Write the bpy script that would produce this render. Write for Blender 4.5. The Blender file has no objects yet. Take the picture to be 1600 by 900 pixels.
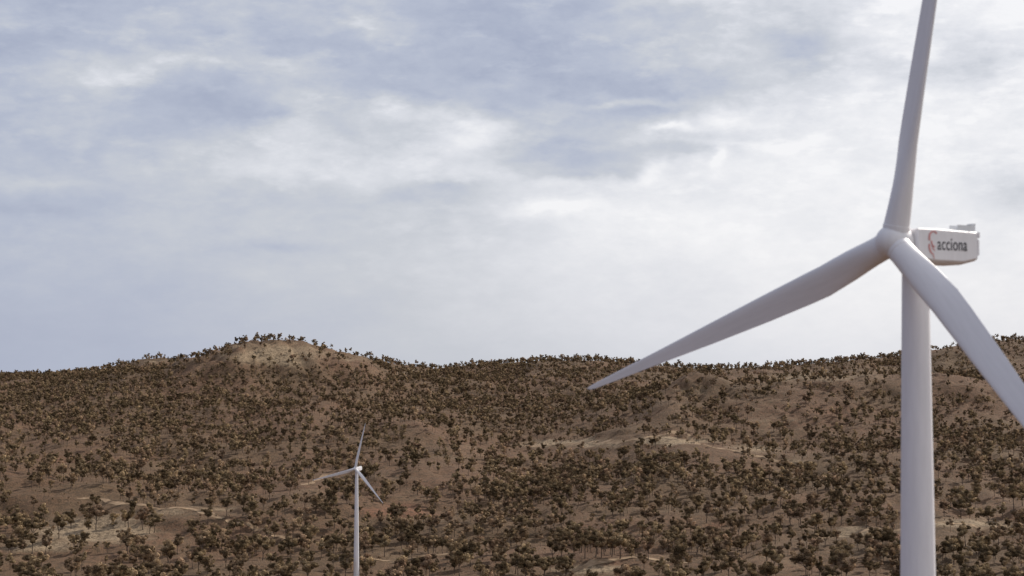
import bpy, bmesh, math, random
import numpy as np
from mathutils import Vector, Matrix, Euler

R = math.radians
scene = bpy.context.scene
COL = scene.collection

# ------------------------------------------------------------------ camera
F = 2872.0                      # focal length in pixels of the 1600 wide photograph
PITCH = 2.25                    # camera tilt above level, degrees
CZ = 230.0                      # camera height above the datum
HZ = 450 + F * math.tan(R(PITCH))
cam = bpy.data.cameras.new("camera")
cam.sensor_width = 36.0
cam.lens = 36.0 * F / 1600.0
cam.clip_start = 1.0
cam.clip_end = 60000.0
cam.dof.use_dof = True
cam.dof.focus_distance = 2300.0
cam.dof.aperture_fstop = 0.24
camo = bpy.data.objects.new("camera", cam)
COL.objects.link(camo)
camo.location = (0, 0, CZ)
camo.rotation_euler = (R(90 + PITCH), 0, 0)
scene.camera = camo

# ------------------------------------------------------------------ world, sun, exposure
SUN_AZ, SUN_EL = 44.0, 37.0     # degrees right of the view direction, above the horizon
SKY_STRENGTH = 0.1
world = bpy.data.worlds.new("World")
scene.world = world
world.use_nodes = True

class E:
    """tiny arithmetic wrapper round shader Math nodes"""
    tree = None
    def __init__(s, sock): s.s = sock
    @staticmethod
    def op(name, *a):
        n = E.tree.nodes.new('ShaderNodeMath'); n.operation = name
        for i, x in enumerate(a):
            if isinstance(x, E): E.tree.links.new(x.s, n.inputs[i])
            else: n.inputs[i].default_value = float(x)
        return E(n.outputs[0])
    def __add__(s, o): return E.op('ADD', s, o)
    def __sub__(s, o): return E.op('SUBTRACT', s, o)
    def __mul__(s, o): return E.op('MULTIPLY', s, o)
    __radd__ = __add__
    __rmul__ = __mul__

def srgb(r, g, b):
    f = lambda c: (c / 255 / 12.92) if c / 255 <= 0.04045 else ((c / 255 + 0.055) / 1.055) ** 2.4
    return (f(r), f(g), f(b), 1.0)

def build_sky():
    nt = world.node_tree
    nt.nodes.clear()
    E.tree = nt
    L = nt.links
    out = nt.nodes.new('ShaderNodeOutputWorld')
    bg = nt.nodes.new('ShaderNodeBackground'); bg.inputs['Strength'].default_value = SKY_STRENGTH
    L.new(bg.outputs[0], out.inputs['Surface'])
    sky = nt.nodes.new('ShaderNodeTexSky'); sky.sky_type = 'NISHITA'
    sky.sun_disc = False
    sky.sun_elevation = R(SUN_EL); sky.sun_rotation = R(SUN_AZ)
    sky.air_density = 1.0; sky.dust_density = 2.0
    tc = nt.nodes.new('ShaderNodeTexCoord')
    sep = nt.nodes.new('ShaderNodeSeparateXYZ'); L.new(tc.outputs['Generated'], sep.inputs[0])
    x, y, z = (E(sep.outputs[i]) for i in range(3))
    u = E.op('ARCTAN2', x, y) * 57.29578            # azimuth, degrees
    v = E.op('ARCSINE', z) * 57.29578               # elevation, degrees
    def noise(scale, su, sv, off, detail=5, rough=0.55):
        c = nt.nodes.new('ShaderNodeCombineXYZ')
        L.new((u * su).s, c.inputs[0]); L.new((v * sv).s, c.inputs[1]); c.inputs[2].default_value = off
        n = nt.nodes.new('ShaderNodeTexNoise'); n.noise_dimensions = '3D'
        n.inputs['Scale'].default_value = scale; n.inputs['Detail'].default_value = detail
        n.inputs['Roughness'].default_value = rough
        L.new(c.outputs[0], n.inputs['Vector'])
        return n
    w1 = noise(0.55, 0.7, 1.1, 3.1, 4, 0.55)
    sc = nt.nodes.new('ShaderNodeSeparateColor'); L.new(w1.outputs['Color'], sc.inputs[0])
    uw = u + (E(sc.outputs[0]) - 0.5) * 2.6
    vw = v + (E(sc.outputs[1]) - 0.5) * 1.5
    n2 = E(noise(0.55, 0.55, 1.15, 7.7, 8, 0.62).outputs['Fac']) - 0.5
    n3 = E(noise(1.9, 0.65, 1.3, 1.3, 5, 0.6).outputs['Fac']) - 0.5
    blobs = [  # azimuth / elevation placement written as photo pixels, radii too, then weight
        (100,15,150,40,-.22),(60,88,110,20,-.28),(690,70,150,65,-.34),(900,60,190,75,-.52),(850,165,170,36,-.36),
        (1070,140,80,24,-.26),(400,55,110,42,-.34),(335,150,62,36,-.42),(400,183,50,14,-.28),(1250,80,48,36,-.55),
        (1020,175,45,12,-.30),(890,238,110,18,-.48),(930,268,80,10,-.40),(560,135,60,18,-.22),(700,292,45,8,-.36),
        (80,335,60,11,-.24),(430,388,60,8,-.22),(1570,305,60,28,-.42),(1510,112,60,26,-.30),(1060,235,42,9,-.30),
        (640,310,90,8,-.20),(130,215,150,40,-.10),(150,500,300,90,-.10),(1110,300,50,10,-.12),
        (180,128,85,24,.30),(225,48,90,30,.14),(300,104,55,11,.22),(452,180,30,34,.30),(450,108,32,12,.16),
        (620,185,75,14,.34),(730,215,52,20,.42),(770,140,38,8,.28),(500,252,150,22,.20),(600,278,190,20,.22),
        (990,163,70,6,.46),(1110,185,40,12,.46),(1045,203,36,6,.56),(1120,245,12,14,.44),(1020,268,18,18,.40),
        (1245,228,45,7,.38),(865,325,60,12,.34),(60,295,80,9,.26),(1520,20,190,40,.26),(1400,180,150,40,.14),
        (1300,265,200,50,.16),(1330,135,36,8,.24),(1000,350,170,50,.12),(1060,0,60,14,.40),(560,45,36,16,.20),
        (880,430,110,70,.10),(1240,450,200,110,.16),(1450,480,200,90,.05),(1000,530,450,50,.10),(1080,330,260,110,.12),(780,205,30,8,.2),
    ]
    px = 50.13
    # slow left-to-right change of the veil of cloud, then the placed masses
    t = (E.op('MULTIPLY_ADD', u, 0.017, 0.60))
    t = t - E.op('MULTIPLY', E.op('MAXIMUM', E.op('MULTIPLY_ADD', v, -0.28, 1.0), 0.0), 0.11)     # thicker air low down
    for (bx, by, rx, ry, a) in blobs:
        du = E.op('MULTIPLY_ADD', uw, px / rx / 1.25, -(bx - 800) / rx / 1.25)
        dv = E.op('MULTIPLY_ADD', vw, px / ry / 1.25, -(HZ - by) / ry / 1.25)
        q = E.op('MULTIPLY_ADD', dv, dv, du * du)
        t = E.op('MULTIPLY_ADD', E.op('POWER', 0.36788, q), a * 0.78, t)
    fade = E.op('MULTIPLY_ADD', v, 0.09, 0.22); fade = E.op('MINIMUM', E.op('MAXIMUM', fade, 0.15), 1.0)
    t = E.op('MULTIPLY_ADD', n2 * fade, 0.62, t)
    t = E.op('MULTIPLY_ADD', n3 * fade, 0.34, t)
    def smooth(e, a, b):
        n = nt.nodes.new('ShaderNodeMapRange'); n.interpolation_type = 'SMOOTHSTEP'
        L.new(e.s, n.inputs[0]); n.inputs[1].default_value = a; n.inputs[2].default_value = b
        return E(n.outputs[0])
    # firmer broken cloud edges, heaped over the soft veil
    f2 = E.op('MINIMUM', E.op('MAXIMUM', E.op('MULTIPLY_ADD', v, 0.14, -0.2), 0.05), 1.0)
    n4 = E(noise(0.62, 0.6, 1.35, 12.4, 5, 0.55).outputs['Fac']); n5 = E(noise(1.05, 0.55, 1.5, 21.9, 5, 0.55).outputs['Fac'])
    t = E.op('MULTIPLY_ADD', (smooth(n4, 0.47, 0.60) - 0.5) * f2, 0.12, t)
    t = E.op('MULTIPLY_ADD', (smooth(n5, 0.53, 0.68) - 0.15) * f2, 0.13, t)
    ramp = nt.nodes.new('ShaderNodeValToRGB')
    cr = ramp.color_ramp; cr.interpolation = 'LINEAR'
    stops = [(0.0, srgb(166,174,196)), (0.25, srgb(182,189,207)), (0.5, srgb(201,205,214)), (0.75, srgb(224,226,233)), (1.0, srgb(246,246,249))]
    cr.elements[0].position, cr.elements[0].color = stops[0]
    cr.elements[1].position, cr.elements[1].color = stops[-1]
    for p, c in stops[1:-1]:
        e = cr.elements.new(p); e.color = c
    L.new(t.s, ramp.inputs[0])
    lit = nt.nodes.new('ShaderNodeMix'); lit.data_type = 'RGBA'; lit.blend_type = 'MULTIPLY'; lit.inputs[0].default_value = 1.0
    L.new(ramp.outputs[0], lit.inputs[6]); k = 1.0 / SKY_STRENGTH
    lit.inputs[7].default_value = (k, k, k, 1)
    mix = nt.nodes.new('ShaderNodeMix'); mix.data_type = 'RGBA'; mix.inputs[0].default_value = 0.94
    L.new(sky.outputs[0], mix.inputs[6]); L.new(lit.outputs[2], mix.inputs[7])
    L.new(mix.outputs[2], bg.inputs['Color'])
build_sky()
world.cycles.sampling_method = 'MANUAL'
world.cycles.sample_map_resolution = 512

sun = bpy.data.lights.new("sun", 'SUN')
sun.energy = 4.8
sun.angle = R(1.5)
sun.color = (1.0, 0.93, 0.84)
suno = bpy.data.objects.new("sun", sun)
COL.objects.link(suno)
sd = Vector((math.sin(R(SUN_AZ)) * math.cos(R(SUN_EL)), math.cos(R(SUN_AZ)) * math.cos(R(SUN_EL)), math.sin(R(SUN_EL))))
suno.rotation_euler = (-sd).to_track_quat('-Z', 'Y').to_euler()
suno.location = sd * 500

vs = scene.view_settings
vs.view_transform = 'Standard'
vs.look = 'None'
vs.exposure = 0.0
vs.gamma = 1.0
vs.use_curve_mapping = False
scene.cycles.max_bounces = 5
scene.cycles.diffuse_bounces = 2
scene.cycles.transparent_max_bounces = 4

# ------------------------------------------------------------------ helpers
def tag(o, label=None, cat=None, group=None, kind=None):
    if label: o['label'] = label
    if cat: o['category'] = cat
    if group: o['group'] = group
    if kind: o['kind'] = kind
    return o

def empty(name, loc=(0, 0, 0), rz=0.0):
    o = bpy.data.objects.new(name, None); COL.objects.link(o)
    o.empty_display_size = 2
    o.location = loc; o.rotation_euler = (0, 0, rz)
    return o

def mesh_from(name, verts, faces, smooth=False, mats=()):
    me = bpy.data.meshes.new(name)
    me.from_pydata([tuple(v) for v in verts], [], [tuple(f) for f in faces])
    for m in mats: me.materials.append(m)
    if smooth: me.polygons.foreach_set('use_smooth', [True] * len(me.polygons))
    me.update()
    return me

def add(name, me, parent=None, loc=None, rot=None):
    o = bpy.data.objects.new(name, me); COL.objects.link(o)
    if parent: o.parent = parent
    if loc is not None: o.location = loc
    if rot is not None: o.rotation_euler = rot
    return o

def bm_mesh(name, bm, mat, smooth_angle=None):
    me = bpy.data.meshes.new(name)
    bmesh.ops.recalc_face_normals(bm, faces=bm.faces)
    bm.to_mesh(me); bm.free()
    me.materials.append(mat)
    if smooth_angle is not None:
        me.polygons.foreach_set('use_smooth', [True] * len(me.polygons))
        me.set_sharp_from_angle(angle=R(smooth_angle))
    me.update()
    return me

# ------------------------------------------------------------------ numpy gradient noise
_rs = np.random.RandomState(11)
_PERM = np.concatenate([_rs.permutation(512)] * 3)
_ang = _rs.rand(512) * 2 * np.pi
_G = np.stack([np.cos(_ang), np.sin(_ang)], 1)
def perlin(x, y):
    xi = np.floor(x).astype(int); yi = np.floor(y).astype(int)
    xf = x - xi; yf = y - yi
    s = lambda t: t * t * t * (t * (t * 6 - 15) + 10)
    u, v = s(xf), s(yf)
    def g(ix, iy, fx, fy):
        h = _PERM[_PERM[ix & 511] + (iy & 511)]
        gr = _G[h]
        return gr[..., 0] * fx + gr[..., 1] * fy
    a = g(xi, yi, xf, yf); b = g(xi + 1, yi, xf - 1, yf)
    c = g(xi, yi + 1, xf, yf - 1); d = g(xi + 1, yi + 1, xf - 1, yf - 1)
    return 1.4 * (a + u * (b - a) + v * ((c + u * (d - c)) - (a + u * (b - a))))
def fbm(x, y, oct=4, gain=0.5):
    t = 0; a = 1.0; n = 0
    for i in range(oct):
        t = t + a * perlin(x + 17.3 * i, y - 9.1 * i); n += a
        a *= gain; x = x * 2.03; y = y * 2.03
    return t / n
def ridged(x, y, oct=4):
    t = 0; a = 1.0; n = 0
    for i in range(oct):
        t = t + a * (1 - np.abs(perlin(x + 5.7 * i, y + 31.1 * i)) * 1.6); n += a
        a *= 0.5; x = x * 2.1; y = y * 2.1
    return t / n

# ------------------------------------------------------------------ terrain
def X_at(px, d): return (px - 800.0) / F * d
def base_profile(d):
    return np.interp(d, [-20000, -1500, 0, 200, 330, 700, 1200, 1600, 1800, 2300, 2900, 3500, 4100, 4700, 5300, 6500, 9000, 30000],
                        [-260, -160, -118, -88, -108, -168, -205, -216, -208, -176, -138, -98, -58, -30, -45, -110, -170, -260])
HILLS = [  # px, distance, height, half width across, half depth
    (425, 4000, 72, 135, 200), (415, 3850, 34, 330, 420), (235, 4150, 26, 190, 260), (100, 4300, -6, 200, 300),
    (1290, 3350, 46, 330, 240), (1180, 3200, 22, 230, 300), (1085, 3400, 42, 62, 130), (1045, 3150, 22, 45, 220), (1420, 3300, 30, 260, 300), (1580, 3600, 54, 230, 320),
    (1620, 2700, 16, 230, 260), (830, 3000, -20, 130, 420), (800, 3700, -16, 170, 300), (690, 2480, 15, 105, 110),
    (560, 3050, 18, 190, 180), (130, 2050, 11, 120, 100), (250, 2900, 16, 220, 160), (40, 2500, 14, 140, 140),
    (950, 1870, 7, 80, 45), (1480, 2020, 9, 110, 70), (1240, 2150, 8, 120, 90), (480, 2250, 8, 110, 90), (1010, 2450, 12, 130, 110),
    (1000, 2900, 20, 70, 160), (1100, 2650, 16, 90, 150), (640, 1950, 6, 90, 60), (330, 3350, 14, 200, 130),
]
def terrain_raw(x, y):
    z = base_profile(y)
    for px, d, h, rx, ry in HILLS:
        z = z + h * np.exp(-(((x - X_at(px, d)) / rx) ** 2 + ((y - d) / ry) ** 2))
    far = np.clip((y - 1500) / 500, 0, 1) * np.clip((9000 - y) / 3000, 0, 1)
    wx = x + 90 * perlin(x / 420 + 3.3, y / 420); wy = y + 90 * perlin(x / 420, y / 420 + 8.8)
    z = z + far * (34 * (ridged(wx / 620 + 1.7, wy / 900 + 0.4, 4) - 0.62) + 15 * fbm(wx / 300, wy / 330, 3))
    z = z + (1.6 + 1.6 * far) * fbm(x / 70 + 5, y / 70, 3) * (0.6 + 1.1 * far) + far * 1.3 * fbm(x / 24, y / 24 + 3, 2)
    rill = np.zeros_like(z)
    for px, d, rx, ry, w in ((425, 3880, 160, 200, 11.0), (1050, 3250, 130, 260, 5.0), (1290, 3200, 330, 200, 4.0), (1580, 3450, 200, 260, 5.0), (760, 3500, 260, 300, 3.0)):
        rill = rill + w * np.exp(-(((x - X_at(px, d)) / rx) ** 2 + ((y - d) / ry) ** 2) ** 2)
    z = z - rill * np.clip(ridged((x + 0.35 * y) / 62 + 1.3, (y - 0.3 * x) / 420 + 4.4, 2) - 0.55, 0, 1) / 0.45
    # gullies that run down the slopes
    z = z - far * 6.5 * np.clip(ridged(wx / 120 + 9.1, wy / 330 + 2.2, 2) - 0.72, 0, 1) / 0.28
    return z

SKYLINE = [(-200,593),(0,590),(90,588),(160,577),(215,563),(240,560),(290,562),(330,553),(350,543),(375,535),(420,532),(465,532),(495,540),(525,548),(580,561),(620,571),
           (680,576),(750,570),(830,566),(900,563),(960,565),(1020,571),(1100,577),(1200,574),(1300,567),(1400,557),(1460,547),(1540,533),(1600,530),(1800,525)]
def lin(a, b, n): return np.linspace(a, b, n, endpoint=False)
gx = np.concatenate([lin(-14000, -6000, 8), lin(-6000, -2400, 30), lin(-2400, -1300, 50), lin(-1300, 1300, 330), lin(1300, 2400, 50), lin(2400, 6000, 30), np.linspace(6000, 14000, 8)])
gy = np.concatenate([lin(-6000, -2000, 6), lin(-2000, 0, 24), lin(0, 1500, 50), lin(1500, 3000, 230), lin(3000, 5200, 250), lin(5200, 7000, 50), lin(7000, 12000, 24), np.linspace(12000, 20000, 8)])
GX, GY = np.meshgrid(gx, gy)
GZ = terrain_raw(GX, GY)
def sample(grid, x, y):
    x = np.asarray(x, float); y = np.asarray(y, float)
    i = np.clip(np.searchsorted(gx, x) - 1, 0, len(gx) - 2); j = np.clip(np.searchsorted(gy, y) - 1, 0, len(gy) - 2)
    fx = (x - gx[i]) / (gx[i + 1] - gx[i]); fy = (y - gy[j]) / (gy[j + 1] - gy[j])
    return (grid[j, i] * (1 - fx) + grid[j, i + 1] * fx) * (1 - fy) + (grid[j + 1, i] * (1 - fx) + grid[j + 1, i + 1] * fx) * fy

# bring the far ridges to the height at which they stand against the sky
ds = np.arange(2600, 5600, 25.0)
pxs = np.linspace(-100, 1700, 181)
want = np.interp(pxs, [p[0] for p in SKYLINE], [p[1] for p in SKYLINE])
DD, PP = np.meshgrid(ds, pxs)
for it in range(10):
    zz = sample(GZ, X_at(PP, DD), DD)
    sy = HZ - F * zz / DD
    k = np.argmin(sy, axis=1)
    top = sy[np.arange(len(pxs)), k]; dk = ds[k]
    need = (top - want) / F * dk                       # metres to raise at the crest
    corr = np.zeros_like(DD)
    for a in range(len(pxs)):
        if need[a] >= 0: corr[a] = need[a] * np.exp(-((ds - dk[a]) / 420) ** 2)
        else:
            over = np.clip((want[a] - sy[a]) / F * ds, 0, None)   # lower whatever stands too high
            corr[a] = -over * 0.9
    ker = np.exp(-(np.arange(-6, 7) / 2.5) ** 2); ker /= ker.sum()
    corr = np.apply_along_axis(lambda c: np.convolve(np.pad(c, 6, mode='edge'), ker, 'valid'), 1, corr)
    ker = np.exp(-(np.arange(-9, 10) / 2.2) ** 2); ker /= ker.sum()
    corr = np.apply_along_axis(lambda c: np.convolve(np.pad(c, 9, mode='edge'), ker, 'valid'), 0, corr)
    pxg = GX / np.maximum(GY, 1) * F + 800
    m = (GY > 2600) & (GY < 5570)
    ai = np.clip((pxg[m] + 100) / 10, 0, len(pxs) - 1.001); bi = np.clip((GY[m] - 2600) / 25, 0, len(ds) - 1.001)
    a0 = ai.astype(int); b0 = bi.astype(int); fa = ai - a0; fb = bi - b0
    GZ[m] += ((corr[a0, b0] * (1 - fa) + corr[a0 + 1, b0] * fa) * (1 - fb) + (corr[a0, b0 + 1] * (1 - fa) + corr[a0 + 1, b0 + 1] * fa) * fb)

def ground_z(x, y): return sample(GZ, x, y)
def project(x, y, z):                                  # z relative to the camera
    c, s = math.cos(R(PITCH)), math.sin(R(PITCH))
    dep = y * c + z * s; up = z * c - y * s
    return 800 + F * x / dep, 450 - F * up / dep
_marchd = np.arange(1450, 5600, 4.0)
def ground_at(px, py):                                 # first point of the ground along a photo ray
    c, s = math.cos(R(PITCH)), math.sin(R(PITCH))
    a = (px - 800) / F; b = (450 - py) / F
    yy = c - b * s; zz = s + b * c
    X = a / yy * _marchd; Z = zz / yy * _marchd
    g = ground_z(X, _marchd)
    hit = np.nonzero(g >= Z)[0]
    i = hit[0] if len(hit) else len(_marchd) - 1
    return float(X[i]), float(_marchd[i]), float(g[i])

# surface character fields: pale bare soil and red soil
PALE = [(150,828,115,26,.95),(70,852,90,14,.8),(250,800,70,8,.6),(640,875,60,6,.6),(1560,822,60,6,.6),(930,890,70,10,.9),(890,694,110,9,.85),(1050,688,80,9,.85),(1180,700,60,10,.7),(1240,720,40,5,.6),
        (1090,610,45,18,.45),(1270,590,150,8,.55),(430,555,115,22,.75),(240,566,60,6,.5),(640,580,40,4,.7),(330,795,50,6,.5),(700,715,60,14,.35),
        (1500,818,100,10,.8),(1340,834,60,9,.75),(560,560,50,8,.4),(1140,770,60,8,.3),(360,870,60,8,.4),(1200,650,120,30,.35),(1560,560,60,20,.3)]
REDS = [(620,800,70,14,.9),(855,695,40,5,.9),(700,640,80,20,.4),(540,630,60,15,.5),(1300,640,60,20,.5),(1400,840,60,12,.8),(960,880,60,8,.5),
        (95,720,70,14,.5),(1115,820,20,6,.8),(1010,650,60,20,.3),(130,860,30,8,.6),(400,865,50,5,.6),(1500,640,60,20,.4),(440,540,60,8,.4)]
PXG = np.where(GY > 50, GX / np.maximum(GY, 50) * F + 800, -9999)
_c, _s = math.cos(R(PITCH)), math.sin(R(PITCH))
PYG = np.where(GY > 50, 450 - F * (GZ * _c - GY * _s) / np.maximum(GY * _c + GZ * _s, 50), 9999)
wpx = PXG + 22 * fbm(GX / 60, GY / 60, 3); wpy = PYG + 9 * fbm(GX / 75 + 7, GY / 75, 3)
def field(lst):
    f = np.zeros_like(GX)
    for (a, b, ra, rb, w) in lst:
        f = np.maximum(f, w * np.exp(-(((wpx - a) / ra) ** 2 + ((wpy - b) / rb) ** 2)))
    return f
pale = field(PALE); red = field(REDS)

def ground_material():
    m = bpy.data.materials.new("dry_hillside_soil"); m.use_nodes = True
    nt = m.node_tree; L = nt.links; E.tree = nt
    bs = nt.nodes['Principled BSDF']; bs.inputs['Roughness'].default_value = 0.95
    bs.inputs['Specular IOR Level'].default_value = 0.15
    geo = nt.nodes.new('ShaderNodeNewGeometry')
    def noise(scale, detail=5, rough=0.6, stretch=None):
        n = nt.nodes.new('ShaderNodeTexNoise'); n.inputs['Scale'].default_value = scale
        n.inputs['Detail'].default_value = detail; n.inputs['Roughness'].default_value = rough
        if stretch:
            mp = nt.nodes.new('ShaderNodeMapping'); mp.inputs['Scale'].default_value = stretch
            L.new(geo.outputs['Position'], mp.inputs[0]); L.new(mp.outputs[0], n.inputs['Vector'])
        else: L.new(geo.outputs['Position'], n.inputs['Vector'])
        return E(n.outputs['Fac'])
    def attr(nm):
        a = nt.nodes.new('ShaderNodeAttribute'); a.attribute_name = nm; return E(a.outputs['Fac'])
    def mixc(f, a, b):
        n = nt.nodes.new('ShaderNodeMix'); n.data_type = 'RGBA'
        L.new(f.s, n.inputs[0])
        for i, c in ((6, a), (7, b)):
            if isinstance(c, tuple): n.inputs[i].default_value = c
            else: L.new(c, n.inputs[i])
        return n.outputs[2]
    def step(x, a, b):
        n = nt.nodes.new('ShaderNodeMapRange'); n.interpolation_type = 'SMOOTHSTEP'
        L.new(x.s, n.inputs[0]); n.inputs[1].default_value = a; n.inputs[2].default_value = b
        return E(n.outputs[0])
    big = noise(0.004, 4); mid = noise(0.02, 6, 0.65); fine = noise(0.16, 5, 0.7); tuft = noise(0.55, 3, 0.7)
    streak = noise(0.012, 5, 0.65, (1.0, 0.35, 1.0))
    c = mixc(step(big, 0.35, 0.65), (0.130, 0.081, 0.046, 1), (0.150, 0.083, 0.049, 1))
    c = mixc(step(mid, 0.5, 0.72) * 0.55, c, (0.20, 0.132, 0.078, 1))
    c = mixc(step(streak, 0.56, 0.7) * 0.4, c, (0.235, 0.163, 0.098, 1))
    c = mixc(step(attr('red') + (mid - 0.5) * 0.9, 0.25, 0.75) * 0.75, c, (0.205, 0.096, 0.055, 1))
    c = mixc(step(attr('pale') + (mid - 0.5) * 0.9 + (fine - 0.5) * 0.35, 0.25, 0.72) * 0.85, c, (0.34, 0.255, 0.165, 1))
    c = mixc(step(fine, 0.44, 0.62) * 0.7, c, (0.060, 0.041, 0.024, 1))
    c = mixc(step(tuft, 0.5, 0.64) * 0.7, c, (0.042, 0.030, 0.018, 1))
    L.new(c, bs.inputs['Base Color'])
    b = nt.nodes.new('ShaderNodeBump'); b.inputs['Strength'].default_value = 0.9; b.inputs['Distance'].default_value = 3.0
    L.new((fine + tuft * 0.5).s, b.inputs['Height']); L.new(b.outputs[0], bs.inputs['Normal'])
    return m

ny, nx = GX.shape
verts = np.stack([GX.ravel(), GY.ravel(), GZ.ravel() + CZ], 1)
idx = np.arange(ny * nx).reshape(ny, nx)
quads = np.stack([idx[:-1, :-1].ravel(), idx[:-1, 1:].ravel(), idx[1:, 1:].ravel(), idx[1:, :-1].ravel()], 1)
me = bpy.data.meshes.new("ground")
me.vertices.add(len(verts)); me.vertices.foreach_set('co', verts.ravel())
me.loops.add(quads.size); me.loops.foreach_set('vertex_index', quads.ravel().astype(np.int32))
me.polygons.add(len(quads)); me.polygons.foreach_set('loop_start', np.arange(0, quads.size, 4, dtype=np.int32))
me.polygons.foreach_set('use_smooth', np.ones(len(quads), dtype=bool))
me.update(calc_edges=True)
for nm, f in (('pale', pale), ('red', red)):
    a = me.attributes.new(nm, 'FLOAT', 'POINT'); a.data.foreach_set('value', f.ravel().astype(np.float32))
me.materials.append(ground_material())
tag(add("ground", me), kind='structure')

# dirt tracks: uneven ribbons lying on the ground
def track_material():
    m = bpy.data.materials.new("pale_track_dirt"); m.use_nodes = True
    nt = m.node_tree; L = nt.links
    bs = nt.nodes['Principled BSDF']; bs.inputs['Roughness'].default_value = 0.95; bs.inputs['Specular IOR Level'].default_value = 0.1
    geo = nt.nodes.new('ShaderNodeNewGeometry')
    n = nt.nodes.new('ShaderNodeTexNoise'); n.inputs['Scale'].default_value = 0.12; n.inputs['Detail'].default_value = 6
    L.new(geo.outputs['Position'], n.inputs['Vector'])
    r = nt.nodes.new('ShaderNodeValToRGB')
    r.color_ramp.elements[0].position = 0.35; r.color_ramp.elements[0].color = (0.16, 0.105, 0.063, 1)
    r.color_ramp.elements[1].position = 0.62; r.color_ramp.elements[1].color = (0.28, 0.20, 0.128, 1)
    L.new(n.outputs['Fac'], r.inputs[0]); L.new(r.outputs[0], bs.inputs['Base Color'])
    return m
TRACKS = [
    ([(120,780),(150,779),(175,786),(215,789),(262,794),(305,798),(345,810),(362,817),(395,826),(425,838),(455,848)], 6.1),
    ([(820,697),(860,696),(905,694),(955,692),(1000,686),(1040,680),(1075,682),(1105,696),(1140,703),(1180,713),(1215,722),(1250,730)], 6.9),
    ([(1262,846),(1300,838),(1345,832),(1378,827),(1420,821),(1475,816),(1515,820),(1560,824),(1605,827)], 5.7),
    ([(880,899),(915,886),(940,877),(985,873),(1030,876),(1075,880)], 6.1),
    ([(470,758),(500,747),(525,741),(552,736)], 5.3),
    ([(575,873),(610,876),(655,871),(700,865),(745,861)], 4.9),
    ([(600,580),(640,580),(680,583)], 10.1),
    ([(895,560),(905,571),(890,585)], 6.1),
]
trm = track_material()
for ti, (pts, w) in enumerate(TRACKS[:6]):
    P = [ground_at(*p) for p in pts]
    P = [Vector((p[0], p[1], 0)) for p in P]
    dense = []
    for i in range(len(P) - 1):
        p0 = P[max(i - 1, 0)]; p1 = P[i]; p2 = P[i + 1]; p3 = P[min(i + 2, len(P) - 1)]
        n = max(2, int((p2 - p1).length / 5))
        for k in range(n):
            t = k / n
            dense.append(0.5 * ((2 * p1) + (p2 - p0) * t + (2 * p0 - 5 * p1 + 4 * p2 - p3) * t * t + (3 * p1 - p0 - 3 * p2 + p3) * t ** 3))
    dense.append(P[-1])
    V, Fc = [], []
    for i, p in enumerate(dense):
        d = (dense[min(i + 1, len(dense) - 1)] - dense[max(i - 1, 0)]).normalized()
        nrm = Vector((-d.y, d.x, 0))
        tap = min(1.0, 0.25 + min(i, len(dense) - 1 - i) / 6)
        jl = 0.7 + 1.1 * float(perlin(np.array(i * 0.23 + 40 * ti), np.array(3.3)))
        jr = 0.7 + 1.1 * float(perlin(np.array(i * 0.23 + 40 * ti), np.array(8.3)))
        for q in (-jl, -0.3, 0.3, jr):
            a = p + nrm * (q * w * tap)
            V.append((a.x, a.y, float(ground_z(a.x, a.y)) + CZ + 0.22))
        if i:
            b = 4 * i
            for k in range(3): Fc.append((b - 4 + k, b - 3 + k, b + 1 + k, b + k))
    tag(add("dirt_track", mesh_from("dirt_track", V, Fc, True, [trm])), kind='structure')

# ------------------------------------------------------------------ wind turbines
def paint(name, col, rough=0.45, dirt=0.12):
    m = bpy.data.materials.new(name); m.use_nodes = True
    nt = m.node_tree; L = nt.links
    bs = nt.nodes['Principled BSDF']; bs.inputs['Roughness'].default_value = rough
    tc = nt.nodes.new('ShaderNodeTexCoord')
    mp = nt.nodes.new('ShaderNodeMapping'); mp.inputs['Scale'].default_value = (1.1, 1.1, 0.12)
    n = nt.nodes.new('ShaderNodeTexNoise'); n.inputs['Scale'].default_value = 0.8; n.inputs['Detail'].default_value = 6; n.inputs['Roughness'].default_value = 0.65
    L.new(tc.outputs['Object'], mp.inputs[0]); L.new(mp.outputs[0], n.inputs['Vector'])
    r = nt.nodes.new('ShaderNodeValToRGB')
    r.color_ramp.elements[0].position = 0.3; r.color_ramp.elements[0].color = tuple(c * (1 - dirt) for c in col) + (1,)
    r.color_ramp.elements[1].position = 0.65; r.color_ramp.elements[1].color = tuple(col) + (1,)
    L.new(n.outputs['Fac'], r.inputs[0]); L.new(r.outputs[0], bs.inputs['Base Color'])
    L.new(n.outputs['Fac'], bs.inputs['Roughness']) if False else None
    return m
WHITE = paint("turbine_white_paint", (0.78, 0.765, 0.785))
WHITE_T = paint("tower_white_paint", (0.76, 0.745, 0.775))
PANEL = paint("cooler_panel", (0.66, 0.68, 0.70), 0.35, 0.05)
BLACK = paint("dark_lettering", (0.05, 0.05, 0.06), 0.5, 0.0)
REDP = paint("red_emblem_paint", (0.62, 0.24, 0.23), 0.5, 0.0)

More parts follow.
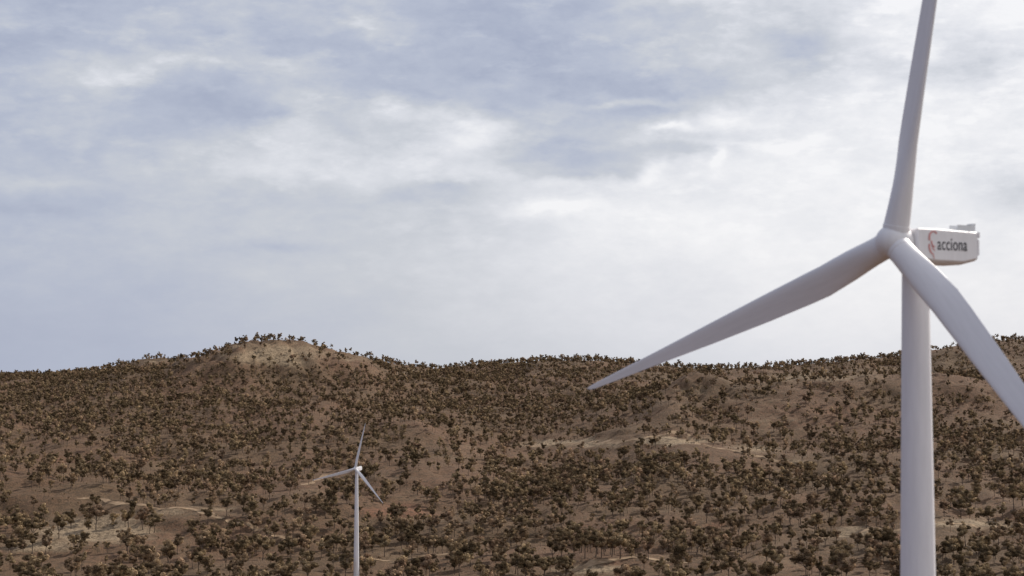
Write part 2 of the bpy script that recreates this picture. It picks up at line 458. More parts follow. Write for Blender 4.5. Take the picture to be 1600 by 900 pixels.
def blade_mesh(Rb, flex):
    """airfoil loft: span +Z, leading edge towards -Y, upwind side towards -X"""
    st = [0, .012, .03, .06, .09, .12, .16, .20, .25, .31, .38, .46, .55, .64, .73, .82, .89, .94, .97, .99, 1.0]
    chord = np.interp(st, [0, .03, .06, .12, .20, .25, .38, .55, .73, .89, .97, .99, 1.0], [2.8, 2.8, 2.9, 3.3, 3.5, 3.45, 3.1, 2.45, 1.65, 1.0, .66, .42, .12]) * Rb / 53
    thick = np.interp(st, [0, .03, .06, .12, .20, .31, .46, .73, 1.0], [1.0, 1.0, .88, .56, .34, .24, .19, .16, .14])
    rnd = np.interp(st, [0, .03, .12, .20, 1], [1, 1, .4, 0, 0])
    twist = np.interp(st, [0, .1, .2, .4, .7, 1.0], [15, 15, 14, 12, 9, 6])
    axis = np.interp(st, [0, .03, .2, 1.0], [.5, .5, .33, .3])
    n = 28
    V, Fc = [], []
    for i, s in enumerate(st):
        c, tk, b = chord[i], thick[i], rnd[i]
        tw = R(twist[i])
        for k in range(n):
            a = 2 * math.pi * k / n
            xc = 0.5 * (1 - math.cos(a))                  # 0 leading edge .. 1 trailing edge
            sg = 1 if math.sin(a) >= 0 else -1
            af = 5 * tk * (0.2969 * math.sqrt(max(xc, 0)) - 0.1260 * xc - 0.3516 * xc ** 2 + 0.2843 * xc ** 3 - 0.1036 * xc ** 4)
            yt = sg * ((1 - b) * af + b * tk * 0.5 * abs(math.sin(a)))
            camber = (1 - b) * 0.03 * 4 * xc * (1 - xc)
            cy = (xc - axis[i]) * c
            cx = (yt + camber) * c
            px_ = cx * math.cos(tw) + cy * math.sin(tw)   # twist turns the leading edge upwind
            py_ = cy * math.cos(tw) - cx * math.sin(tw)
            V.append((px_ - flex * s ** 2.2, py_, s * Rb))
        if i:
            o = i * n
            for k in range(n):
                Fc.append((o - n + k, o - n + (k + 1) % n, o + (k + 1) % n, o + k))
    Fc.append(tuple(range(n - 1, -1, -1))); Fc.append(tuple(range(len(V) - n, len(V))))
    return mesh_from("blade", V, Fc, True, [WHITE])

def lathe_x(name, prof, mat, n=40):
    """profile of (x, radius) turned round the X axis"""
    bm = bmesh.new(); rings = []
    for x, r in prof:
        rings.append([bm.verts.new((x, r * math.cos(2 * math.pi * k / n), r * math.sin(2 * math.pi * k / n))) for k in range(n)])
    for a, b in zip(rings[:-1], rings[1:]):
        for k in range(n): bm.faces.new((a[k], a[(k + 1) % n], b[(k + 1) % n], b[k]))
    bm.faces.new(rings[0]); bm.faces.new(rings[-1])
    return bm_mesh(name, bm, mat, 40)

def tower_mesh(h, r_top, r_base):
    n = 56; bm = bmesh.new(); rings = []
    prof = [(h * i / 20, r_base + (r_top - r_base) * i / 20) for i in range(21)]
    for z, r in prof:
        rings.append([bm.verts.new((r * math.cos(2 * math.pi * k / n), r * math.sin(2 * math.pi * k / n), z)) for k in range(n)])
    for a, b in zip(rings[:-1], rings[1:]):
        for k in range(n): bm.faces.new((a[k], a[(k + 1) % n], b[(k + 1) % n], b[k]))
    bm.faces.new(rings[0]); bm.faces.new(rings[-1])
    return bm_mesh("tower", bm, WHITE_T, 30)

def loft_box(name, secs, mat, bev=0.08, rear_notch=False):
    """rounded box lofted along X; secs: (x, half width, z bottom, z top, keel inset)"""
    bm = bmesh.new(); rings = []
    for x, hw, z0, z1, ins in secs:
        b = 0.12
        pts = [(-hw + ins, z0), (hw - ins, z0), (hw, z0 + ins * 0.75), (hw, z1 - b), (hw - b, z1), (-hw + b, z1), (-hw, z1 - b), (-hw, z0 + ins * 0.75)]
        rings.append([bm.verts.new((x, y, z)) for y, z in pts])
    for a, b in zip(rings[:-1], rings[1:]):
        for k in range(8): bm.faces.new((a[k], a[(k + 1) % 8], b[(k + 1) % 8], b[k]))
    bm.faces.new(rings[0]); bm.faces.new(rings[-1])
    bmesh.ops.bevel(bm, geom=list(bm.edges), offset=bev * 0.5, segments=2, affect='EDGES')
    return bm_mesh(name, bm, mat, 35)

def box_bm(bm, c, s):
    r = bmesh.ops.create_cube(bm, size=1.0)
    for v in r['verts']: v.co = Vector((v.co.x * s[0] + c[0], v.co.y * s[1] + c[1], v.co.z * s[2] + c[2]))

def wind_turbine(label, hub, height, Rb, yaw, tilt, phase, cone, overhang, marks, flex, k=1.0):
    """hub: world position of the rotor centre; yaw: angle between rotor axis and the view line"""
    rz = R(90 - yaw)
    ax = Vector((math.cos(rz), math.sin(rz), 0))
    base = Vector(hub) + ax * overhang
    base.z = hub[2] - height
    t = tag(empty("wind_turbine", base, rz), label, "wind turbine", "wind turbines above the wooded hills")
    top = height - 1.9 * k
    add("tower", tower_mesh(top, 1.45 * k, 1.45 * k + 0.0126 * height * k), t)
    # nacelle, its long side lettered
    x0, x1 = -overhang + 1.7 * k, 7.9 * k
    zc = height
    na = add("nacelle", loft_box("nacelle", [(x0, 1.45 * k, -1.75 * k, 1.5 * k, .55 * k), (x0 + .3, 1.72 * k, -1.95 * k, 1.68 * k, .6 * k), (1.5 * k, 1.82 * k, -2.15 * k, 1.70 * k, .6 * k),
             (5.6 * k, 1.82 * k, -2.15 * k, 1.62 * k, .55 * k), (x1, 1.78 * k, -1.65 * k, 1.56 * k, .45 * k)], WHITE), t, (0, 0, zc - 0.18 * k))
    bm = bmesh.new()                                   # cooler frame standing on the rear of the roof
    for yy in (-0.5, 0.0, 0.5): box_bm(bm, (7.8 * k, (yy - .9) * k, 2.05 * k), (.16 * k, .10 * k, .96 * k))
    for zz in (1.57, 2.48): box_bm(bm, (7.8 * k, -.9 * k, zz * k), (.20 * k, 1.12 * k, .10 * k))
    for yy in (-0.58, 0.58): box_bm(bm, (6.35 * k, (yy - .9) * k, 1.92 * k), (2.7 * k, .05 * k, .74 * k))
    co = add("roof_cooler", bm_mesh("roof_cooler", bm, PANEL), na)
    bm = bmesh.new()
    for i in range(8): box_bm(bm, (7.8 * k, -.9 * k, (1.68 + i * .1) * k), (.10 * k, 1.0 * k, .035 * k))
    add("cooler_fins", bm_mesh("cooler_fins", bm, PANEL), co)
    bm = bmesh.new()                                   # rear lip panels
    box_bm(bm, (x1 + .14 * k, 0, 1.25 * k), (.34 * k, 3.7 * k, .66 * k)); box_bm(bm, (x1 + .10 * k, 0, -0.15 * k), (.26 * k, 3.66 * k, 1.75 * k)); box_bm(bm, (x1 + .08 * k, 0, -1.33 * k), (.30 * k, 3.0 * k, .36 * k))
    bmesh.ops.bevel(bm, geom=list(bm.edges), offset=.05, segments=2, affect='EDGES')
    add("rear_panel", bm_mesh("rear_panel", bm, WHITE, 35), na)
    if marks:
        cu = bpy.data.curves.new("lettering", 'FONT'); cu.body = "acciona"; cu.size = 2.0; cu.extrude = .012; cu.space_character = 1.06; cu.offset = .012
        cu.align_x = 'LEFT'
        tmp = bpy.data.objects.new("lettering", cu); COL.objects.link(tmp)
        dg = bpy.context.evaluated_depsgraph_get()
        lm = bpy.data.meshes.new_from_object(tmp.evaluated_get(dg)); bpy.data.objects.remove(tmp)
        w = max(v.co.x for v in lm.vertices) - min(v.co.x for v in lm.vertices)
        lm.materials.clear(); lm.materials.append(BLACK)
        for v in lm.vertices: v.co.x *= 4.6 / w; v.co.y *= 1.0
        add("lettering", lm, na, (1.5, -1.835, -.60), (R(90), 0, R(-0.4)))
        # emblem: swept red strokes curling round one another
        bm = bmesh.new()
        def stroke(pts, w0, w1):
            prev = None; m = len(pts)
            for i, (a, b) in enumerate(pts):
                q0 = pts[max(i - 1, 0)]; q1 = pts[min(i + 1, m - 1)]
                d = Vector((q1[0] - q0[0], q1[1] - q0[1])).normalized(); s = i / (m - 1)
                hw = 0.5 * (w0 + (w1 - w0) * s)
                ring = [bm.verts.new((a - d.y * hw, -.014, b + d.x * hw)), bm.verts.new((a + d.y * hw, -.014, b - d.x * hw)),
                        bm.verts.new((a + d.y * hw, .014, b - d.x * hw)), bm.verts.new((a - d.y * hw, .014, b + d.x * hw))]
                if prev:
                    for j in range(4): bm.faces.new((prev[j], prev[(j + 1) % 4], ring[(j + 1) % 4], ring[j]))
                else: bm.faces.new(ring)
                prev = ring
            bm.faces.new(prev)
        arc = lambda cx, cz, rx, rzz, a0, a1, n=18: [(cx + rx * math.cos(R(a0 + (a1 - a0) * i / n)), cz + rzz * math.sin(R(a0 + (a1 - a0) * i / n))) for i in range(n + 1)]
        stroke(arc(.62, .75, .62, .72, 40, 200), .10, .24)
        stroke(arc(.66, -.15, .66, .85, 165, 262), .24, .12)
        stroke(arc(.95, .35, .62, .55, 170, 262), .20, .08)
        stroke(arc(1.05, -.15, .55, .5, 160, 250), .18, .06)
        stroke([(.58, -.95), (.66, -1.3), (.70, -1.55)], .10, .05)
        stroke([(.50, 1.44), (.86, 1.50), (1.16, 1.30)], .08, .12)
        add("emblem", bm_mesh("emblem", bm, REDP), na, (0.30, -1.838, -0.1), (0, 0, R(-0.4)))
    # hub and blades
    ti = R(tilt)
    hubm = lathe_x("hub", [(-2.15 * k, .15 * k), (-2.08 * k, .55 * k), (-1.85 * k, 1.0 * k), (-1.4 * k, 1.45 * k), (-.8 * k, 1.75 * k), (-.1 * k, 1.88 * k), (.7 * k, 1.86 * k), (1.25 * k, 1.72 * k), (1.55 * k, 1.45 * k)], WHITE)
    h = add("hub", hubm, t, (-overhang, 0, height), (0, ti, 0))
    bmh = blade_mesh(Rb, flex)
    for i in range(3):
        a = R(phase + 120 * i)
        d = Vector((0, -math.cos(a), math.sin(a)))     # as seen from the front
        # blade frame: Z -> d, leading edge (-Y) -> clockwise
        le = Vector((0, -math.sin(a), -math.cos(a)))
        M = Matrix((( 1, 0, 0), (0, -le.y, d.y), (0, -le.z, d.z)))
        M = M @ Matrix.Rotation(-R(cone), 3, 'Y')
        b = add("blade", bmh, t)
        b.rotation_euler = (Matrix.Rotation(ti, 3, 'Y') @ M).to_euler()
        b.location = (-overhang, 0, height)
        bm = bmesh.new(); n = 40; rr = []
        for z, r in ((1.2, 1.46), (1.8, 1.46), (1.86, 1.41)):
            rr.append([bm.verts.new((r * k * math.cos(2 * math.pi * q / n), r * k * math.sin(2 * math.pi * q / n), z * k)) for q in range(n)])
        for A, B in zip(rr[:-1], rr[1:]):
            for q in range(n): bm.faces.new((A[q], A[(q + 1) % n], B[(q + 1) % n], B[q]))
        bm.faces.new(rr[0]); bm.faces.new(rr[-1])
        add("root_collar", bm_mesh("root_collar", bm, WHITE, 35), b)
    return t

def at_px(px, py, d):
    c, s = math.cos(R(PITCH)), math.sin(R(PITCH))
    a = (px - 800) / F; b = (450 - py) / F
    yy = c - b * s; zz = s + b * c
    return (a / yy * d, d, zz / yy * d + CZ)

NEAR_D = 200.0
nh = at_px(1397, 378, NEAR_D)
near_h = nh[2] - (float(ground_z(nh[0] + 2.6, nh[1] + 1.6)) + CZ) + 0.3
wind_turbine("large white wind turbine in the foreground with dark lettering and red emblem on its nacelle", nh, near_h, 54.2, 57.0, 4.6, 78.2, 3.1, 3.2, True, 0.3)
sh = at_px(555, 732.5, 1800.0)
small_h = sh[2] - (float(ground_z(sh[0] + 2, sh[1] + 2)) + CZ) + 0.3
print("TURBINE HEIGHTS", near_h, small_h, ground_at(552, 892))
wind_turbine("small distant white wind turbine standing among the trees on the lower slope", sh, small_h, 46.5, 22.0, 2.2, 75.0, 4.0, 3.2, False, 0.3, 1.0)

# ------------------------------------------------------------------ gum trees
def leaf_material():
    m = bpy.data.materials.new("gum_foliage"); m.use_nodes = True
    nt = m.node_tree; L = nt.links; nt.nodes.clear(); E.tree = nt
    out = nt.nodes.new('ShaderNodeOutputMaterial')
    oi = nt.nodes.new('ShaderNodeObjectInfo'); geo = nt.nodes.new('ShaderNodeNewGeometry')
    rr = nt.nodes.new('ShaderNodeValToRGB'); cr = rr.color_ramp
    cr.elements[0].position = 0.0; cr.elements[0].color = (0.17, 0.120, 0.070, 1)
    cr.elements[1].position = 1.0; cr.elements[1].color = (0.34, 0.253, 0.15, 1)
    e = cr.elements.new(0.5); e.color = (0.26, 0.192, 0.112, 1)
    e = cr.elements.new(0.85); e.color = (0.26, 0.175, 0.115, 1)
    L.new(oi.outputs['Random'], rr.inputs[0])
    n = nt.nodes.new('ShaderNodeTexNoise'); n.inputs['Scale'].default_value = 0.6; n.inputs['Detail'].default_value = 3
    L.new(geo.outputs['Position'], n.inputs['Vector'])
    tn = nt.nodes.new('ShaderNodeAttribute'); tn.attribute_name = 'tone'
    hs = nt.nodes.new('ShaderNodeHueSaturation')
    L.new(rr.outputs[0], hs.inputs['Color']); L.new((E(n.outputs['Fac']) * E(tn.outputs['Fac']) * 2.0).s, hs.inputs['Value'])
    d = nt.nodes.new('ShaderNodeBsdfDiffuse'); t = nt.nodes.new('ShaderNodeBsdfTranslucent')
    L.new(hs.outputs[0], d.inputs['Color']); L.new(hs.outputs[0], t.inputs['Color'])
    mx = nt.nodes.new('ShaderNodeMixShader'); mx.inputs[0].default_value = 0.12
    L.new(d.outputs[0], mx.inputs[1]); L.new(t.outputs[0], mx.inputs[2]); L.new(mx.outputs[0], out.inputs['Surface'])
    return m
def bark_material():
    m = bpy.data.materials.new("gum_bark"); m.use_nodes = True
    nt = m.node_tree; L = nt.links
    bs = nt.nodes['Principled BSDF']; bs.inputs['Roughness'].default_value = 0.9; bs.inputs['Specular IOR Level'].default_value = 0.1
    geo = nt.nodes.new('ShaderNodeNewGeometry')
    n = nt.nodes.new('ShaderNodeTexNoise'); n.inputs['Scale'].default_value = 1.2; n.inputs['Detail'].default_value = 4
    L.new(geo.outputs['Position'], n.inputs['Vector'])
    r = nt.nodes.new('ShaderNodeValToRGB')
    r.color_ramp.elements[0].position = .35; r.color_ramp.elements[0].color = (0.07, 0.05, 0.038, 1)
    r.color_ramp.elements[1].position = .7; r.color_ramp.elements[1].color = (0.16, 0.125, 0.10, 1)
    L.new(n.outputs['Fac'], r.inputs[0]); L.new(r.outputs[0], bs.inputs['Base Color'])
    return m
LEAF, BARK = leaf_material(), bark_material()

def limb(V, Fc, pts, rad, n=6):
    base = len(V)
    for i, p in enumerate(pts):
        d = (pts[min(i + 1, len(pts) - 1)] - pts[max(i - 1, 0)]).normalized()
        s = d.orthogonal().normalized(); u = d.cross(s)
        for k in range(n):
            a = 2 * math.pi * k / n
            V.append(p + (s * math.cos(a) + u * math.sin(a)) * rad[i])
        if i:
            o = base + i * n
            for k in range(n): Fc.append((o - n + k, o - n + (k + 1) % n, o + (k + 1) % n, o + k))

def make_tree(seed, kind, leaves, leaf):
    """unit: metres, about 20 m tall. kind: tall / spreading / bushy / young"""
    rng = random.Random(seed)
    H = 20.0
    V, Fc = [], []
    spec = {'tall': (0.38, 0.25, 14), 'spreading': (0.32, 0.38, 20), 'bushy': (0.10, 0.34, 22), 'young': (0.36, 0.17, 7), 'forked': (0.24, 0.30, 16)}[kind]
    fork, spread, nclump = spec
    lean = Vector((rng.uniform(-1, 1), rng.uniform(-1, 1), 0)) * 1.3
    f0 = Vector((lean.x * .6, lean.y * .6, H * fork))
    r0 = 0.36 if kind != 'young' else 0.24
    pts = [Vector((0, 0, -1.2)), Vector((0, 0, 0.3)), f0 * .5 + Vector((rng.uniform(-.2, .2), rng.uniform(-.2, .2), 0)), f0]
    limb(V, Fc, pts, [r0 * 1.5, r0 * 1.15, r0 * .85, r0 * .68], 8)
    clumps = []
    nl = {'tall': 4, 'spreading': 5, 'bushy': 6, 'young': 3, 'forked': 4}[kind]
    a0 = rng.uniform(0, 6.28)
    for i in range(nl):
        a = a0 + i * 6.283 / nl + rng.uniform(-.5, .5)
        rr = H * spread * rng.uniform(.45, .95)
        if i == 0: rr *= .25
        ztop = H * (rng.uniform(.62, .88) if i else rng.uniform(.86, .94))
        tip = Vector((math.cos(a) * rr + lean.x, math.sin(a) * rr + lean.y, ztop))
        mid = f0.lerp(tip, .5) + Vector((0, 0, -H * .03)) + Vector((rng.uniform(-.6, .6), rng.uniform(-.6, .6), 0))
        limb(V, Fc, [f0 - Vector((0, 0, .2)), mid, tip], [r0 * .5, r0 * .34, r0 * .12], 6)
        m = max(2, round(nclump / nl))
        for q in range(m):
            s = rng.uniform(.38, 1.0)
            c = f0.lerp(tip, s) + Vector((rng.uniform(-1, 1), rng.uniform(-1, 1), rng.uniform(-.6, .9))) * (1.5 + 1.3 * rng.random())
            clumps.append((c, rng.uniform(1.35, 2.7)))
            if q % 2 == 0:
                limb(V, Fc, [f0.lerp(tip, max(.35, s - .2)), c], [r0 * .18, r0 * .07], 4)
        if kind == 'bushy':
            clumps.append((Vector((math.cos(a) * rr * .8, math.sin(a) * rr * .8, H * rng.uniform(.2, .45))), rng.uniform(1.5, 2.4)))
    LV, LF, LT = [], [], []
    per = max(5, int(leaves / len(clumps)))
    for c, r in clumps:
        fl = rng.uniform(.6, .85); tone = rng.choice((.35, .5, .75, 1.0, 1.35, 1.75))
        for q in range(int(per * (r / 1.7) ** 1.6)):
            th = rng.uniform(0, 6.283); cz = rng.uniform(-1, 1); sr = math.sqrt(1 - cz * cz)
            d = Vector((sr * math.cos(th), sr * math.sin(th), cz))
            rad = r * (rng.random() ** .30)
            p = c + Vector((d.x * rad, d.y * rad, d.z * rad * fl))
            nrm = (d + Vector((rng.gauss(0, .3), rng.gauss(0, .3), rng.gauss(.12, .3)))).normalized()
            s = nrm.orthogonal().normalized(); s.rotate(Matrix.Rotation(rng.uniform(0, 6.28), 3, nrm)); u = nrm.cross(s)
            a = leaf * rng.uniform(.6, 1.25); b = a * rng.uniform(.45, .8)
            o = len(LV)
            LV += [p - s * a, p - u * b + nrm * (a * .15), p + s * a, p + u * b + nrm * (a * .15)]
            LF.append((o, o + 1, o + 2, o + 3)); LT += [tone * rng.uniform(.7, 1.3)] * 4
    return V, Fc, LV, LF, LT

def set_tone(mesh, vals):
    a = mesh.attributes.new('tone', 'FLOAT', 'POINT'); a.data.foreach_set('value', vals)
KINDS = ['tall', 'spreading', 'forked', 'bushy', 'young', 'tall', 'spreading', 'forked']
PROTO = []
for i, kd in enumerate(KINDS):
    V, Fc, LV, LF, LT = make_tree(100 + i, kd, 2600 if kd != 'young' else 1000, 0.46)
    PROTO.append((mesh_from("trunk", V, Fc, True, [BARK]), mesh_from("crown", LV, LF, False, [LEAF])))
    set_tone(PROTO[-1][1], LT)
FAR = []
for i, kd in enumerate(['tall', 'spreading', 'forked', 'bushy', 'spreading', 'tall', 'forked', 'young']):
    V, Fc, LV, LF, LT = make_tree(300 + i, kd, 620, 0.85)
    mm = mesh_from("gum_tree_far", V + LV, [tuple(f) for f in Fc] + [tuple(q + len(V) for q in f) for f in LF], False, [BARK, LEAF])
    mm.polygons.foreach_set('material_index', [0] * len(Fc) + [1] * len(LF)); mm.update()
    set_tone(mm, [1.0] * len(V) + LT)
    FAR.append(mm)

# where they grow
rg = np.random.RandomState(5)
SPARSE = [(150,826,115,30,.8),(70,850,70,12,.6),(110,705,75,26,.5),(700,715,75,24,.65),(940,700,140,13,.8),(945,885,85,13,.95),(1500,803,95,14,.7),
          (1090,605,45,22,.6),(1265,592,150,11,.45),(430,560,115,24,.2),(520,560,60,18,.6),(1330,835,35,10,.7),(625,795,70,16,.85),(480,750,45,12,.7),
          (1190,700,70,14,.6),(1180,820,60,12,.6),(560,640,80,18,.45),(1010,660,70,26,.45),(1230,650,130,40,.2),(1540,620,80,40,.2),(240,565,60,8,.6),
          (340,800,70,10,.6),(640,582,50,5,.8),(330,590,45,10,.6),(1400,850,30,12,.5)]
DENSE = [(90,587,110,7,.6),(425,531,70,5,1.1),(240,562,60,5,.6),(530,548,50,6,.5),(340,548,25,6,.4),(1570,530,50,8,.6),(120,620,200,40,.5),(760,610,260,40,.45),(820,800,170,40,.4),(1250,560,220,12,.9),(750,565,200,10,.7),(200,770,140,20,.25),(460,850,110,30,.3),
         (1190,760,140,25,.5),(1540,690,80,25,.5),(1100,860,120,25,.3),(620,850,80,20,.3),(350,690,130,30,.35),(1000,760,150,30,.35)]
for pts_, w_ in TRACKS[:6]:                            # the woods stand back from the tracks
    for i_ in range(len(pts_) - 1):
        for k_ in range(2):
            t_ = k_ / 2
            SPARSE.append((pts_[i_][0] * (1 - t_) + pts_[i_ + 1][0] * t_, pts_[i_][1] * (1 - t_) + pts_[i_ + 1][1] * t_ + 10, 20, 11, .5))
cell = 10.5
cy = np.arange(1560, 5400, cell); pts = []
for yv in cy:
    half = 0.305 * yv + 90
    xv = np.arange(-half, half, cell)
    pts.append(np.stack([xv + rg.uniform(-.5, .5, len(xv)) * cell * .95, yv + rg.uniform(-.5, .5, len(xv)) * cell * .95], 1))
pts = np.concatenate(pts)
tx, ty = pts[:, 0], pts[:, 1]
tz = ground_z(tx, ty)
ppx, ppy = project(tx, ty, tz)
hollow = np.mean([ground_z(tx + a, ty + b) for a in (-60, 0, 60) for b in (-60, 0, 60)], axis=0) - tz
den = 0.30 + 0.03 * np.clip(hollow, -6, 8) + 0.40 * fbm(tx / 130, ty / 130, 3) + 0.35 * fbm(tx / 38 + 4, ty / 38, 2)
for (a, b, ra, rb, w) in DENSE: den = den + w * .5 * np.exp(-(((ppx - a) / ra) ** 2 + ((ppy - b) / rb) ** 2))
for (a, b, ra, rb, w) in SPARSE: den = den * (1 - w * np.exp(-(((ppx - a) / ra) ** 2 + ((ppy - b) / rb) ** 2)))
den = den * np.interp(ty, [1700, 2050, 2600, 3800, 4300, 5400], [0.60, 0.70, 0.86, 1.0, 0.82, 0.5])
keep = rg.rand(len(tx)) < np.clip(den, 0.03, 0.95)
tx, ty, tz = tx[keep], ty[keep], tz[keep]
hgt = np.clip(rg.normal(15.5, 4.2, len(tx)), 6, 25) * np.interp(ty, [1750, 2600, 4200], [1.28, 1.05, 0.82])
var = rg.choice(8, len(tx), p=[.16, .16, .16, .12, .08, .12, .12, .08])
hgt[KINDS.index('young') == var] *= .72
small = rg.rand(len(tx)) < 0.16
var[small] = 3; hgt[small] = rg.uniform(3.0, 8.0, small.sum())
HAND = [  # photo pixel of the foot, height in pixels, kind
    (150,829,44,1),(139,827,40,0),(201,827,36,0),(177,825,26,4),(198,861,36,2),(98,827,34,4),(78,848,22,4),(51,848,42,1),(315,870,44,1),(421,786,34,0),
    (481,893,36,0),(877,808,30,0),(863,879,40,2),(877,876,34,0),(914,874,46,0),(931,872,44,5),(940,872,38,0),(956,871,42,5),(969,874,47,6),(988,872,18,4),
    (1013,876,36,0),(1148,832,40,4),(1104,817,34,0),(1266,802,36,3),(1326,784,30,0),(1340,784,30,5),(1316,889,46,6),(1127,895,40,1),(1217,894,42,0),
    (1209,898,40,5),(1486,791,28,0),(1500,792,36,5),(1517,797,36,0),(1528,784,34,0),(1584,797,40,0),(1583,891,40,1),(1512,887,38,4),(1354,825,36,1),
    (1360,868,30,4),(562,893,26,3),(580,897,28,3),(571,905,34,3),(116,862,30,3),(128,858,30,3),(122,878,30,2),(1500,880,34,7),(1535,880,36,1),(1552,858,34,6),
    (1390,868,44,1),(1404,876,36,7),(1030,905,34,2),(975,905,24,4),(993,908,26,4)]
hx = []
for (a, b, hp, kd) in HAND:
    x, y, z = ground_at(a, b); hx.append((x, y, z, hp * y / F, kd))
hx = np.array(hx)
ok = np.ones(len(tx), bool)
for (x, y, z, hh, kd) in hx: ok &= ((tx - x) / 9.0) ** 2 + ((ty - y) / 14.0) ** 2 > 1
sx_, sy_ = sh[0], sh[1]
ok &= (tx - sx_) ** 2 + (ty - sy_) ** 2 > 7 ** 2
ok &= ~((np.abs(tx - sx_ * ty / sy_) < 9) & (ty < sy_) & (ty > sy_ - 55))
tx, ty, tz, hgt, var = (np.concatenate([q[ok], h]) for q, h in ((tx, hx[:, 0]), (ty, hx[:, 1]), (tz, hx[:, 2]), (hgt, hx[:, 3]), (var, hx[:, 4].astype(int))))
rot = rg.uniform(0, 6.283, len(tx))
is_hand = np.zeros(len(tx), bool); is_hand[-len(hx):] = True

# which of them show, and how large
top_px, top_py = project(tx, ty, tz + hgt * .75)
_, foot_py = project(tx, ty, tz)
_, head_py = project(tx, ty, tz + hgt)
size = F * hgt / ty
vis = (top_px > 4) & (top_px < 1596) & (top_py < 893)
vis &= ~((top_px > 1406) & (top_px < 1469))
blade_y = 450 + (top_px - 1455) * 1.33                 # the near blade hides a slanting band
vis &= ~((top_px > 1440) & (top_py > blade_y - 45) & (top_py < blade_y + 55))
cand = np.nonzero(vis & (ty < 2600))[0]
clear = []
for i in cand:                                         # line of sight over the ground
    q = np.linspace(1500, ty[i] - 15, 60)
    if np.all(ground_z(tx[i] * q / ty[i], q) < (tz[i] + hgt[i] * .75) * q / ty[i] + .5): clear.append(i)
clear = np.array(clear)
order = clear[np.argsort(-size[clear])]
# leave out trees mostly hidden behind nearer crowns
chosen = []
taken = set()
for i in order:
    if len(chosen) >= 300: break
    front = clear[(ty[clear] < ty[i] - 3) & (np.abs(top_px[clear] - top_px[i]) < 7) & (head_py[clear] < head_py[i] + 5) & (foot_py[clear] > top_py[i] + 4)]
    if len(front) >= 1 and not is_hand[i]: continue
    chosen.append(i); taken.add(int(i))
print("TREES", len(tx), "individual", len(chosen), "smallest px", size[chosen[-1]] if chosen else None)

ADJ = {'tall': 'tall slim gum tree', 'spreading': 'wide spreading gum tree', 'forked': 'low forking gum tree', 'bushy': 'low bushy gum tree', 'young': 'thin young gum tree'}
used_labels = set()
def tree_label(i, kd):
    x, y = float(top_px[i]), float(top_py[i])
    px, py = x / 16.0, (900 - y) / 9.0
    for dec in (0, 1, 2):
        s = f"{ADJ[kd]}, {px:.{dec}f}% across the photo and {py:.{dec}f}% up from the bottom"
        if s not in used_labels: break
    used_labels.add(s)
    return s
for i in chosen:
    kd = KINDS[var[i]]
    t = empty("gum_tree", (tx[i], ty[i], tz[i] + CZ), rot[i])
    s = hgt[i] / 20.0
    t.scale = (s * (1.05), s * (1.05), s)
    tag(t, tree_label(i, kd), "tree", "gum trees on the lower slopes")
    add("trunk", PROTO[var[i]][0], t); add("crown", PROTO[var[i]][1], t)

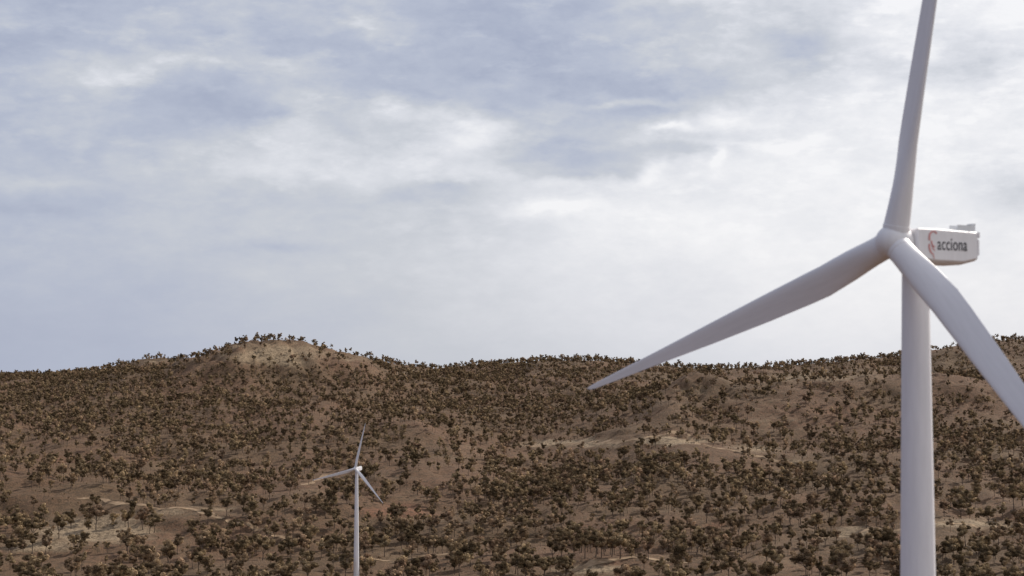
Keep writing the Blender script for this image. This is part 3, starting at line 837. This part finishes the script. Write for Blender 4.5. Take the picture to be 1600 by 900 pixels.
# all the others: one object scattering them; the low scrub between the trees is another
PATTERNS = [bpy.data.objects.new("gum_tree_pattern", mm) for mm in FAR]      # patterns only, never linked to the scene
def scatter(name, label, cat, x, y, z, size, turn, variant):
    pm = bpy.data.meshes.new(name)
    pm.vertices.add(len(x))
    pm.vertices.foreach_set('co', np.stack([x, y, z + CZ], 1).ravel())
    for nm, dt, val in (('size', 'FLOAT', size), ('turn', 'FLOAT', turn), ('variant', 'INT', variant)):
        a = pm.attributes.new(nm, dt, 'POINT'); a.data.foreach_set('value', val.astype(np.float32 if dt == 'FLOAT' else np.int32))
    ob = tag(add(name, pm), label, cat, None, 'stuff')
    ng = bpy.data.node_groups.new("scatter_plants", 'GeometryNodeTree')
    ng.interface.new_socket("Geometry", in_out='INPUT', socket_type='NodeSocketGeometry')
    ng.interface.new_socket("Geometry", in_out='OUTPUT', socket_type='NodeSocketGeometry')
    gi = ng.nodes.new('NodeGroupInput'); go = ng.nodes.new('NodeGroupOutput')
    iop = ng.nodes.new('GeometryNodeInstanceOnPoints'); jn = ng.nodes.new('GeometryNodeJoinGeometry')
    for po in PATTERNS:
        oi = ng.nodes.new('GeometryNodeObjectInfo'); oi.inputs['Object'].default_value = po; oi.inputs['As Instance'].default_value = True
        ng.links.new(oi.outputs['Geometry'], jn.inputs[0])
    def nattr(nm, dt):
        n = ng.nodes.new('GeometryNodeInputNamedAttribute'); n.data_type = dt; n.inputs['Name'].default_value = nm
        return n.outputs['Attribute']
    cx = ng.nodes.new('ShaderNodeCombineXYZ')
    ng.links.new(nattr('turn', 'FLOAT'), cx.inputs[2])
    iop.inputs['Pick Instance'].default_value = True
    ng.links.new(gi.outputs[0], iop.inputs['Points']); ng.links.new(jn.outputs[0], iop.inputs['Instance'])
    ng.links.new(nattr('variant', 'INT'), iop.inputs['Instance Index']); ng.links.new(cx.outputs[0], iop.inputs['Rotation'])
    ng.links.new(nattr('size', 'FLOAT'), iop.inputs['Scale']); ng.links.new(iop.outputs[0], go.inputs[0])
    ob.modifiers.new("scatter", 'NODES').node_group = ng
rest = np.array([i for i in range(len(tx)) if i not in taken])
scatter("gum_woodland", "open gum woodland spread over the far hillsides and ridges", "woodland", tx[rest], ty[rest], tz[rest], hgt[rest] / 20.0, rot[rest], var[rest])
ns = 9000
sy2 = np.sqrt(rg.uniform(1600 ** 2, 4800 ** 2, ns)); sx2 = rg.uniform(-.31, .31, ns) * sy2
kp = rg.rand(ns) < np.clip(.5 + .9 * fbm(sx2 / 90 + 2, sy2 / 90, 3), .05, 1)
sx2, sy2 = sx2[kp], sy2[kp]
scatter("low_scrub", "low dark scrub dotted between the trees on the hillsides", "scrub", sx2, sy2, ground_z(sx2, sy2) - .1, rg.uniform(1.0, 3.6, len(sx2)) / 20.0, rg.uniform(0, 6.28, len(sx2)), np.full(len(sx2), 4))
